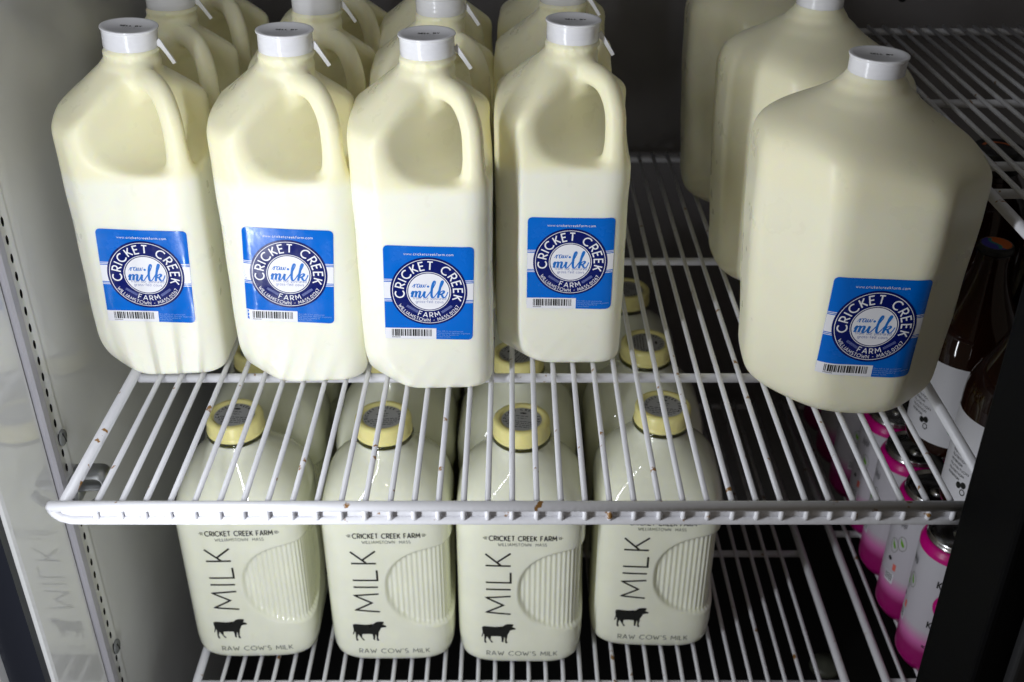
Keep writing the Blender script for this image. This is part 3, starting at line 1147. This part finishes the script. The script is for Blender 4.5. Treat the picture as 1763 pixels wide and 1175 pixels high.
def bottle_scale(z):
    """half-size factor of the plan along the height, 1 = full body"""
    pr = [(0, .80), (1.2, .86), (4, .915), (9, .958), (17, .985), (30, 1.0), (150, 1.0), (172, 1.0), (183, .992), (192, .965), (200, .915), (208, .835), (215, .74), (221, .64), (226, .55), (231, .475), (236, .43), (243, .42)]
    return np.interp(z, [p[0] for p in pr], [p[1] for p in pr])


def bottle_plan(th, z):
    n = np.interp(z, [0, 10, 165, 200, 225], [4.2, 5.0, 5.0, 3.2, 2.0])
    ax = np.interp(z, [0, 170, 226], [AX, AX, 54.0])
    ay = np.interp(z, [0, 170, 226], [AY, AY, 54.0])
    c, s = np.cos(th), np.sin(th)
    r = (np.abs(c / ax) ** n + np.abs(s / ay) ** n) ** (-1 / n)
    sc = bottle_scale(z)
    return r * c * sc, r * s * sc


def bottle_mesh():
    zs = np.unique(np.concatenate([[3.4, 4, 5, 6.5, 9, 13, 17], np.arange(20, 46, 4), np.arange(46, 158, 1.6), np.arange(158, 244, 2.5), [243]]))
    # angles spread evenly along the perimeter
    tt = np.linspace(0, 2 * np.pi, 4001)
    x, y = bottle_plan(tt, np.full_like(tt, 100.0))
    L = np.concatenate([[0], np.cumsum(np.hypot(np.diff(x), np.diff(y)))])
    NP = 400
    ths = np.interp(np.arange(NP) / NP * L[-1], L, tt)
    cor = np.interp(R(360 - 42.3), tt, L)     # front right corner
    # smoother vertical profile
    zz = np.linspace(0, BH, 487)
    sc0 = bottle_scale(zz)
    V = np.zeros((len(zs), NP, 3))
    T, Z = np.meshgrid(ths, zs)
    X, Y = bottle_plan(T, Z)
    u = np.interp(T, tt, L) - cor
    u = (u + L[-1] / 2) % L[-1] - L[-1] / 2
    dz = Z - 99.5
    # grip: rounded on the left of the front face
    q = (np.abs(u / 57.5) ** 2.3 + np.abs(dz / 50.5) ** 2.3) ** (1 / 2.3)
    m = np.clip((1 - q) / .085, 0, 1)
    m = m * m * (3 - 2 * m)
    rib = np.cos(2 * np.pi * u / 4.9)
    dep = m * (4.0 + .55 * rib)
    # push inward along the plan normal (approximate by radial direction of the superellipse gradient)
    nx = np.sign(X) * np.abs(X / AX) ** 4 / AX
    ny = np.sign(Y) * np.abs(Y / AY) ** 4 / AY
    nl = np.hypot(nx, ny) + 1e-9
    X = X - nx / nl * dep
    Y = Y - ny / nl * dep
    V[..., 0], V[..., 1], V[..., 2] = X, Y, Z
    nz = len(zs)
    f = []
    for j in range(nz - 1):
        for i in range(NP):
            i2 = (i + 1) % NP
            f.append((j * NP + i, j * NP + i2, (j + 1) * NP + i2, (j + 1) * NP + i))
    f.append(tuple(range(NP))[::-1])
    f.append(tuple((nz - 1) * NP + i for i in range(NP)))
    return mesh_from('bottle_body', V.reshape(-1, 3) * .001, f, m_glassmilk)


def foot_mesh():
    th = np.arange(96) / 96 * 2 * np.pi
    v, f = [], []
    zs = [0, .5, 1.2, 2.2, 3.2]
    for z in zs:
        x, y = bottle_plan(th, np.full_like(th, z))
        v += [(a * .001, b * .001, z * .001) for a, b in zip(x, y)]
    for j in range(len(zs) - 1):
        for i in range(96):
            f.append([j * 96 + i, j * 96 + (i + 1) % 96, (j + 1) * 96 + (i + 1) % 96, (j + 1) * 96 + i])
    f.append(list(range(96))[::-1])
    f.append([4 * 96 + i for i in range(96)])
    return mesh_from('glass_foot', v, f, m_glass)


def bottle_front(x, z, depth=.18):
    sc = bottle_scale(z)
    n = np.interp(z, [0, 10, 165, 200, 225], [4.2, 5.0, 5.0, 3.2, 2.0])
    k = np.clip(1 - np.abs(x / (AX * sc)) ** n, 0, 1)
    return -AY * sc * k ** (1 / n) - depth


def bottle_print():
    lay = lambda x, y: np.stack([x, bottle_front(x, y), y], 1) * .001
    p = P2()
    text_line(p, 'MILK', -8.9, 71.5, 23.0, 1.9, gap=.30, width=75.5, rot=R(90))
    # cow silhouette (crop of the print: 10..620 x 285..635 -> mm)
    ox, oz, kx = -37.0, 33.0, 33.0 / 610
    c = lambda x, y: (ox + (x - 8) * kx, oz + (636 - y) * kx * 25.7 / (350 * 33.0 / 610))
    parts = [
        [(25, 350), (60, 334), (250, 342), (400, 330), (430, 300), (480, 400), (470, 470), (420, 525), (360, 512), (280, 508), (180, 512), (90, 520), (45, 470), (22, 390)],
        [(400, 332), (430, 300), (470, 289), (520, 287), (575, 290), (570, 322), (545, 345), (615, 366), (605, 385), (555, 390), (520, 400), (480, 470), (440, 440)],
        [(545, 340), (580, 348), (618, 364), (608, 384), (550, 392), (515, 400), (500, 360)],
        [(25, 350), (45, 345), (60, 400), (45, 470), (40, 500), (20, 530), (8, 522), (14, 505), (28, 480), (30, 430)],
        [(60, 450), (110, 500), (98, 540), (80, 580), (78, 612), (100, 628), (92, 636), (66, 634), (55, 600), (58, 540)],
        [(100, 500), (180, 505), (160, 540), (172, 575), (195, 600), (214, 618), (205, 626), (180, 622), (160, 590), (130, 550)],
        [(355, 500), (410, 505), (408, 560), (396, 590), (404, 610), (390, 618), (366, 606), (368, 560)],
        [(415, 480), (480, 440), (465, 530), (452, 580), (456, 606), (472, 626), (462, 634), (432, 630), (426, 600), (428, 555)],
    ]
    for q in parts:
        q = [c(*a) for a in q]
        cx_, cy_ = sum(a[0] for a in q) / len(q), sum(a[1] for a in q) / len(q)
        n0 = len(q)
        p.add(q + [(cx_, cy_)], [[i, (i + 1) % n0, n0] for i in range(n0)])
    text_line(p, 'CRICKET CREEK FARM', 2.2, 162.2, 5.4, .95, gap=.26, width=61, align='c')
    for s in (-1, 1):
        for k in (-1.2, 0, 1.2):
            p.ribbon([(2.2 + s * 32.3, 165 + k), (2.2 + s * (36.3 - abs(k)), 165 + k)], .55)
    a = p.lift('black_print', lay, m_black)
    g = P2()
    text_line(g, 'WILLIAMSTOWN  MASS', 1.8, 156.0, 3.3, .5, gap=.28, width=44, align='c')
    h = P2()
    text_line(h, "RAW COW'S MILK", 2.0, 15.8, 6.0, .85, gap=.26, width=68, align='c')
    return a, g.lift('town_lettering', lay, m_greyprint), h.lift('grey_lettering', lay, m_greyprint)


ME['bottle'] = bottle_mesh()
ME['bprint'], ME['bprint2'], ME['bprint3'] = bottle_print()
ME['foot'] = foot_mesh()


def screw_cap_mesh():
    m = MB()
    n = 96
    prof = [(24.0, 0), (25.6, 0), (26.2, .8), (26.2, 3.2), (25.5, 3.9), (25.5, 4.4), (25.7, 13.2), (25.2, 15.2), (23.8, 16.6), (22.0, 17.0), (20.3, 16.8), (19.4, 16.0), (19.0, 14.6), (.01, 14.4)]
    v, f = [], []
    M = len(prof)
    for k in range(n):
        a = 2 * math.pi * k / n
        rib = .28 if k % 8 == 0 else 0
        for r, z in prof:
            rr = r - (rib if 4.2 < z < 15.3 and r > 25 else 0)
            v.append((rr * math.cos(a) * .001, rr * math.sin(a) * .001, z * .001))
    for k in range(n):
        k2 = (k + 1) % n
        for i in range(M - 1):
            f.append([k * M + i, k2 * M + i, k2 * M + i + 1, k * M + i + 1])
    return mesh_from('screw_cap', v, f, m_ycap)


def lid_sticker():
    lay = lambda zz: (lambda x, y: np.stack([x, y, np.full_like(x, zz)], 1) * .001)
    d = P2()
    d.disc(0, 0, 18.2, n=48, rings=2)
    s = d.lift('lid_sticker', lay(14.75), m_sticker)
    p = P2()
    text_arc(p, 'CRICKET CREEK FARM', 0, 0, 13.9, 2.7, .6, 205, -25, gap=.3)
    p.disc(0, 9.6, 3.2, n=12, rings=1, ry=1.3)
    for i, (wd, yy) in enumerate(((12, 5), (8, 1.5), (25, -3.4), (27, -6.2), (24, -9.0), (18, -11.8))):
        x = -wd / 2
        rnd = random.Random(i)
        while x < wd / 2:
            w_ = rnd.uniform(1.5, 4)
            p.rect(x, min(x + w_, wd / 2), yy - .45, yy + .45)
            x += w_ + .8
    return s, p.lift('lid_print', lay(14.85), m_black)


ME['ycap'] = screw_cap_mesh()
ME['sticker'], ME['lidprint'] = lid_sticker()
ME['collar'] = MB().lathe([(.0245, 0), (.0262, .0012), (.0272, .0030), (.0262, .0048), (.0245, .0058)], 48).mesh('neck_collar', m_glass)
ZB = ZL + .0022
BCOL = [(-.2515, .2415, 1.5), (-.1165, .2380, 0.5), (.0086, .2345, -1.0), (.1385, .2555, -2.0)]
for i, (x, y, yaw) in enumerate(BCOL):
    for r in range(3):
        lb = 'square glass milk bottle with pale yellow cap, %s row, %s' % (('front', 'second', 'third')[r],
             ('nearest the left wall', 'second from the left wall', 'third from the left wall', 'rightmost, beside the empty wires')[i])
        t = thing('glass_milk_bottle', lb, 'milk bottle', (x + (random.uniform(-.003, .003) if r else 0) - (.006 * r if i == 3 else 0), y + .1125 * r + (random.uniform(0, .002) if r else 0), ZB),
                  R(yaw + (random.uniform(-4, 4) if r else 0)), 'glass milk bottles on the lower shelf')
        put('body', ME['bottle'], t)
        put('glass_foot', ME['foot'], t)
        put('neck_ring', ME['collar'], t, (0, 0, .2375))
        c = put('cap', ME['ycap'], t, (0, 0, .2425), (0, 0, random.uniform(-.3, .3) if r == 0 else random.uniform(-3, 3)))
        sk = put('sticker', ME['sticker'], c)
        put('sticker_print', ME['lidprint'], c)
        if r == 0:
            put('black_print', ME['bprint'], t)
            put('town_lettering', ME['bprint2'], t)
            put('grey_lettering', ME['bprint3'], t)

# ------------------------------------------------------------------ cans
CR, CH = .0330, .158


def can_meshes():
    k = .001
    prof = [(25.0, 1.2), (26.0, 0), (27.0, .2), (29.0, 3.4), (31.6, 7.2), (32.8, 10.0), (33.0, 12.5), (33.0, 144.0), (32.6, 146.0), (31.0, 149.0), (29.2, 151.6)]
    body = MB().lathe([(a * k, b * k) for a, b in prof], 56).mesh('can_body', m_can)
    lid = MB().lathe([(a * k, b * k) for a, b in [(29.15, 151.4), (28.4, 153.0), (28.0, 155.0), (28.2, 157.4), (27.6, 158.0), (27.0, 157.4), (26.4, 154.0), (25.0, 152.6), (23.6, 153.6), (.01, 153.8)]], 56).mesh('can_lid', m_alu)
    tab = MB()
    tab.lathe([(.001, 154.2 * k), (.0085, 154.2 * k), (.0088, 155.2 * k), (.001, 155.4 * k)], 24, 0, -.004)
    cyl = lambda rr: (lambda x, y: np.stack([rr * np.sin(x / 33.0), -rr * np.cos(x / 33.0), y * .001], 1))
    dec = {}
    # x = arc length mm measured from the front, towards the right
    p = P2()
    for i in range(9):
        x0 = -33 + i * 1.2
        p.ribbon([(x0, 118 + (i % 3)), (x0 + .2, 128 - (i % 2) * 3)], .5)
    dec['black'] = p.lift('can_side_print', cyl(.03315), m_black)
    for nm, tx, zz_, hh, ww in (('upper', 'KOMBUCHA', 112, 8, 46), ('lower', 'KOMBUCHA', 62, 8, 46), ('foot', 'ROOT', 36, 3, 9)):
        p = P2()
        text_line(p, tx, 4, zz_, hh, 1.3 if hh > 4 else .6, gap=.25, width=ww)
        dec[nm] = p.lift('can_lettering', cyl(.03315), m_black)
    p = P2()
    p.disc(-35.0, 74, 2.6, n=10, rings=1)
    dec['dot'] = p.lift('can_dot_mark', cyl(.03315), m_black)
    g = P2()
    for cx, cy in ((-24, 100), (-33, 92)):
        g.disc(cx, cy, 5.2, n=28, rings=1, r0=4.75, ry=9.0)
    dec['grey'] = g.lift('can_grey_print', cyl(.03315), m_greyprint)
    l = P2()
    for cx, cy in ((-24, 101), (-33, 93)):
        l.poly([(cx - 2.6, cy + 5), (cx - .6, cy + 2.5), (cx + 2.2, cy - 1.5), (cx + 2.6, cy - 4), (cx + .6, cy - 4.4), (cx - 1.8, cy - 1.5)])
    dec['leaf'] = l.lift('can_leaf_print', cyl(.03316), m_leaf)
    rd = P2()
    rd.rect(-29, -25, 63, 71, cell=2)
    dec['red'] = rd.lift('can_coral_mark', cyl(.03315), m_red)
    wb = P2()
    wb.rect(-37.5, -25.5, 46, 58.5, cell=2)
    dec['panel'] = wb.lift('can_barcode_panel', cyl(.03312), m_blabel)
    bc = P2()
    for i in range(10):
        bc.rect(-36.6 + i * 1.0, -36.2 + i * 1.0, 48.5, 57.5)
    dec['bars'] = bc.lift('can_barcode', cyl(.03318), m_black)
    rs = P2()
    rs.disc(17, 92, 13, n=36, rings=4, ry=16)
    dec['rosette'] = rs.lift('can_rosette', cyl(.03315), m_pink)
    ry = P2()
    for i in range(14):
        a = 2 * math.pi * i / 14
        ry.ribbon([(17 + 4 * math.cos(a), 92 + 4.5 * math.sin(a)), (17 + 10 * math.cos(a), 92 + 12 * math.sin(a))], .7)
    dec['rays'] = ry.lift('can_rosette_rays', cyl(.03325), m_blabel)
    return body, lid, tab.mesh('can_tab', m_alu), dec


cb, cl, ctab, cdec = can_meshes()
CANS = [(.412, .197, -47), (.4115, .2630, -16), (.412, .3290, -38), (.413, .395, -20), (.412, .461, 20), (.412, .527, 40), (.412, .594, 0)]
ords = ('frontmost, half hidden by the black post', 'second in the row, leaf badge facing out', 'third in the row from the front', 'fourth in the row from the front',
        'fifth in the row, deep in shade', 'sixth in the row, deep in shade', 'rearmost in the row')
for i, (x, y, yaw) in enumerate(CANS):
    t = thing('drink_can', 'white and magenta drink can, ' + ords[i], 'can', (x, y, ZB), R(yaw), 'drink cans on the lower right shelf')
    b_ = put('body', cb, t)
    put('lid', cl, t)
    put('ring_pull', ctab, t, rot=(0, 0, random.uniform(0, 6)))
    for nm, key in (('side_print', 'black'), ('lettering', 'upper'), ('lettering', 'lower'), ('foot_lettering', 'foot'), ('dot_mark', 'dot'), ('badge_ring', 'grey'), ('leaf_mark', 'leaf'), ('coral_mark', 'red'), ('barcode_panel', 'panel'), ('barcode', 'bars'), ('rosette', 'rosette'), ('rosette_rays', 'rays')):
        put(nm, cdec[key], t)

# ------------------------------------------------------------------ amber bottles
ZA = ZM + .0024


def amber_meshes():
    k = .001
    prof = [(33, 0), (37, .8), (39.6, 3.5), (40.3, 8), (40.3, 108), (39.4, 118), (36.6, 128), (32.0, 139), (26.0, 151), (20.5, 163), (16.6, 174), (14.6, 184), (14.2, 192), (14.2, 199)]
    body = MB().lathe([(a * k, b * k) for a, b in prof], 56).mesh('amber_body', m_amber)
    cyl = lambda rr: (lambda x, y: np.stack([rr * np.sin(x / 40.3), -rr * np.cos(x / 40.3), y * .001], 1))
    lb = P2()
    # upper edge follows a gentle curve
    lb.rect(-80, 80, 14, 98, cell=3)
    lab = lb.lift('amber_label', cyl(.0405), m_blabel)
    p = P2()
    for i in range(6):
        text_line(p, 'NUTRITION', -61, 60 - i * 4.6, 2.2, .4, gap=.3, width=22 - (i % 3) * 4, rot=R(0))
    for cx, cy in ((-41, 28), (-46, 33), (-41.5, 35)):
        p.disc(cx, cy, 2.6, n=16, rings=1, r0=0 if cx != -41 else 1.8, ry=3.2)
    pr = p.lift('amber_label_print', cyl(.04065), m_black)
    g = P2()
    g.disc(-16, 34, 4.6, n=24, rings=2, ry=6)
    gr = g.lift('amber_green_badge', cyl(.04065), m_green)
    o = P2()
    o.poly([(-3, 22), (0, 26), (1, 31), (-2, 34), (-4, 28)])
    og = o.lift('amber_orange_mark', cyl(.04066), m_yel)
    cap = MB().lathe([(a * k, b * k) for a, b in [(14.6, 198), (15.6, 198.2), (15.2, 201), (14.6, 203), (13.4, 204), (.01, 204.1)]], 42).mesh('crown_cap', m_blid)
    lay = lambda zz: (lambda x, y: np.stack([x, y, np.full_like(x, zz)], 1) * .001)
    d = P2()
    d.disc(0, 0, 13.4, n=40, rings=1, r0=12.9)
    rim = d.lift('cap_rim_print', lay(204.3), m_greyprint)

    def swirl(sgn):
        pts = arc(0, 0, 12.4, 12.4, 110, 290, 16) if sgn > 0 else arc(0, 0, 12.4, 12.4, -70, 110, 16)
        mid = [(-2.5 * math.sin(q * math.pi * 2 / 10) + .0, 11.5 - 23 * q / 10) for q in range(11)]
        if sgn > 0:
            return pts + mid[::-1][1:-1]
        return pts + mid[1:-1]
    a = P2()
    q = swirl(1)
    a.add(q + [(-6.5, 0)], [[i, (i + 1) % len(q), len(q)] for i in range(len(q))])
    b = P2()
    q = swirl(-1)
    b.add(q + [(6.5, 0)], [[i, (i + 1) % len(q), len(q)] for i in range(len(q))])
    c = P2()
    c.ribbon([(-2.5 * math.sin(q * math.pi * 2 / 10) - 1.4, 10.5 - 21 * q / 10) for q in range(11)], 2.6)
    return body, lab, pr, gr, og, cap, rim, a.lift('cap_indigo', lay(204.3), m_purple), b.lift('cap_orange', lay(204.34), m_orange), c.lift('cap_teal', lay(204.4), m_teal)


am = amber_meshes()
names = ('body', 'label', 'lettering', 'green_badge', 'orange_mark', 'cap', 'cap_rim', 'cap_indigo_print', 'cap_orange_print', 'cap_teal_print')
for i, (x, y, yaw, lb) in enumerate(((.4150, .1750, 0, 'amber glass bottle with white label, nearer one beside the black post'),
                                    (.4150, .2720, 0, 'amber glass bottle with white label and swirl cap behind the gallon jug'),)):
    t = thing('amber_bottle', lb, 'bottle', (x, y, ZA), R(yaw), 'amber bottles behind the black post')
    bo = None
    for nm, me in zip(names, am):
        put(nm, me, t)
# taller amber jar with a wide black lid, under the higher shelf
k = .001
for i, (x, y, lb) in enumerate(((.4400, .3640, 'tall amber jar with wide black lid under the higher wire shelf'),
                                (.4900, .3050, 'dark amber jar at the right frame edge, black lid in shade'))):
    t = thing('amber_jar', lb, 'jar', (x, y, ZA), 0, 'black lidded amber jars')
    put('body', MB().lathe([(a * k, b * k) for a, b in [(33, 0), (37, 1), (39, 5), (39, 175), (37, 195), (32, 212), (26, 224), (21, 232), (20.5, 238)]], 48).mesh('jar_body', m_amber), t)
    ld = put('lid', MB().lathe([(a * k, b * k) for a, b in [(22.5, 236), (23, 237), (23, 254), (22, 256), (20.5, 256.6), (19.5, 255.8), (.01, 255.6)]], 48).mesh('jar_lid', m_blid), t)
    q = P2()
    q.ribbon(arc(0, 0, 13, 13, 20, 150, 12), 3.0)
    put('lid_print', q.lift('jar_lid_print', lambda x, y: np.stack([x, y, np.full_like(x, 255.9)], 1) * .001, m_orange), ld)
